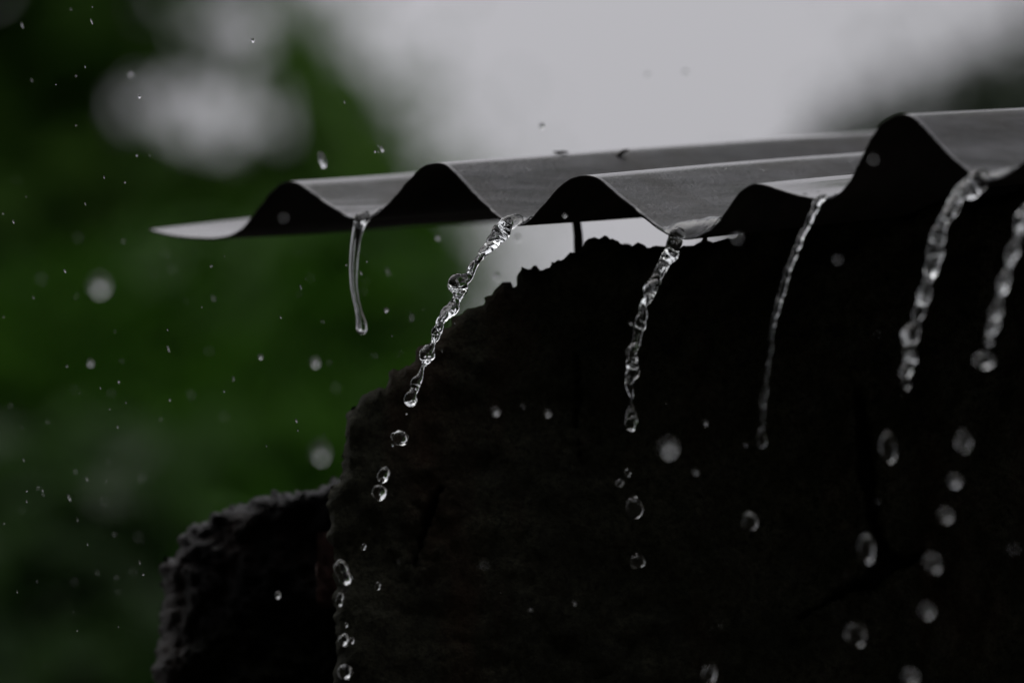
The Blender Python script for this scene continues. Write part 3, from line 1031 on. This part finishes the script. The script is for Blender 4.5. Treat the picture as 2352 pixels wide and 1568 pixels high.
def test_tree(x, y, rg):
    if -120 < x < 2500 and -200 < y < 1700:
        e = right_edge(y) - 45
        if x > e: return False
        t = min(max((x - 200) / 280, 0), 1)
        if abs(y - (42 + 82 * t)) < 24 * (1.15 - t) and x < 490: return True       # a leafy twig across the gap
        for hx, hy, a, b in HOLES:
            q = ((x - hx) / a) ** 2 + ((y - hy) / b) ** 2
            if q < 1:
                return q > .8 and rg.random() < .08
        return True
    if x > right_edge(min(max(y, -900), 1600)): return False
    return noise.noise(Vector((x * .002, y * .002, 4))) > -.32
rg = random.Random(3)
sp = crown_spots(48000, rg, -1.35, 2.7, 7.5, 1.75, 1.2, .55, test_tree)
plant('broadleaf_tree', 'dark green leafy tree behind the left roof end, sky showing through its top', 'tree', Vector((-1.6, 7.6, -.05)), Vector((-1.5, 7.5, 1.9)), .085,
      [Vector((-.75, 7.4, 3.3)), Vector((-.6, 7.5, 2.75)), Vector((-2.4, 7.3, 3.2)), Vector((-1.5, 7.8, 3.6)), Vector((-1.0, 7.2, 2.5)), Vector((-2.2, 7.7, 2.7))],
      sp, M_LEAF_D, .085, 5)
def sprays(root, n, seed, region, y0, y1, mat, size):
    # fine outer twigs: small leaves scattered thinly over part of the crown's rim and its gaps
    rg_ = random.Random(seed)
    pts = []
    while len(pts) < n:
        x, y = region[0] + rg_.random() * (region[2] - region[0]), region[1] + rg_.random() * (region[3] - region[1])
        if region[4](x, y, rg_):
            pts.append(at(x, y, rg_.uniform(y0, y1)))
    leaf_mesh('outer_twigs', pts, mat, root, rg_, size)
tree_root = [o for o in COL.objects if o.name.startswith('broadleaf_tree')][0]
sprays(tree_root, 200, 31, (180, -60, 720, 360, lambda x, y, r: any(((x - a) / c) ** 2 + ((y - b) / d) ** 2 < 1 for a, b, c, d in HOLES)), 7.2, 7.9, M_LEAF_D, .024)
sprays(tree_root, 650, 32, (500, -80, 1350, 760, lambda x, y, r: x > right_edge(y) - 60 and r.random() < math.exp(-(x - right_edge(y) + 60) / 85)), 7.2, 7.9, M_LEAF_D, .026)
rg = random.Random(9)
sp = []
while len(sp) < 5200:          # its face slopes towards the yard
    x, y = rg.uniform(-420, 1300), rg.uniform(420, 2900)
    if x < right_edge(min(y, 1600)) - 40 and y > 470 + .16 * abs(x - 850) + 110 * noise.noise(Vector((x * .003, 0, 3))):
        sp.append(at(x, y, 6.7 - (y - 430) * .0008 + rg.gauss(0, .06)))
plant('young_tree', 'brighter green bush behind the wall edge, lower left of the roof', 'bush', Vector((-.25, 6.3, -.05)), Vector((-.24, 6.3, 1.2)), .035,
      [Vector((-.5, 6.0, 2.1)), Vector((.0, 6.1, 2.2)), Vector((-.2, 6.5, 2.5)), Vector((-.1, 5.6, 1.7))], sp, M_LEAF_B, .075, 15)
rg = random.Random(12)
sp = []
while len(sp) < 230:
    x, y = rg.gauss(150, 130), rg.gauss(1330, 190)
    if x < 480 and y > 1000:
        sp.append(at(x, y, 5.25 - (y - 1300) * .0005 + rg.gauss(0, .06)))
plant('grey_shrub', 'greyish green shrub at the lower left corner of the picture', 'shrub', Vector((-.36, 5.3, -.05)), Vector((-.34, 5.25, 1.3)), .02,
      [Vector((-.42, 5.2, 2.0)), Vector((-.28, 5.2, 2.05)), Vector((-.34, 5.25, 2.15))], sp, M_LEAF_G, .09, 16, .2)
rg = random.Random(14)
sp = crown_spots(13000, rg, 1.35, 2.75, 8.6, 1.3, 1.25, .45,
                 lambda x, y, r_: (y > 118 + (2352 - x) * .5 + 40 * noise.noise(Vector((x * .006, y * .006, 8))) or (y > 60 + (2352 - x) * .5 and r_.random() < .1)) and x > 1700
                 and (x < 2500 or noise.noise(Vector((x * .002, y * .002, 1))) > -.3), 12, .1)
plant('far_tree', 'blurred dark tree beyond the roof at the upper right corner', 'tree', Vector((1.7, 8.7, -.05)), Vector((1.65, 8.6, 2.0)), .07,
      [Vector((.95, 8.5, 2.95)), Vector((1.5, 8.7, 3.8)), Vector((2.2, 8.5, 3.2)), Vector((1.9, 8.8, 3.6))], sp, M_LEAF_F, .085, 18)
sprays([o for o in COL.objects if o.name.startswith('far_tree')][0], 600, 33,
       (1850, -150, 2560, 330, lambda x, y, r: r.random() < math.exp((y - (118 + (2352 - x) * .5)) / 70)), 8.3, 8.9, M_LEAF_F, .03)

# unseen trees added to block sky light and darken the roof's reflection
for k, (x, y, hgt, cr, cz, nl, lab) in enumerate((
    (-3.9, 1.4, 4.4, 2.3, 3.2, 13000, 'unseen bushy leafy tree added left of the photographer to dim the wall'),
    (4.3, 9.4, 9.0, 3.3, 7.9, 22000, 'unseen very tall leafy tree added at the right rear to darken the roof flank'))):
    rg = random.Random(100 + k)
    sp = crown_spots(nl, rg, x, cz, y, cr, cr * 1.05, cr, lambda a, b, r_: not -150 < a < 2480, 16, .3)
    plant('shade_tree', lab, 'tree', Vector((x, y, -.05)), Vector((x, y, cz - cr * .8)), .05 * cr,
          [Vector((x + cr * .5, y, hgt)), Vector((x - cr * .5, y + .2, hgt)), Vector((x, y + cr * .5, hgt + .4)), Vector((x + .1, y - cr * .5, hgt - .2))], sp, M_LEAF_D, .26, 50 + k)
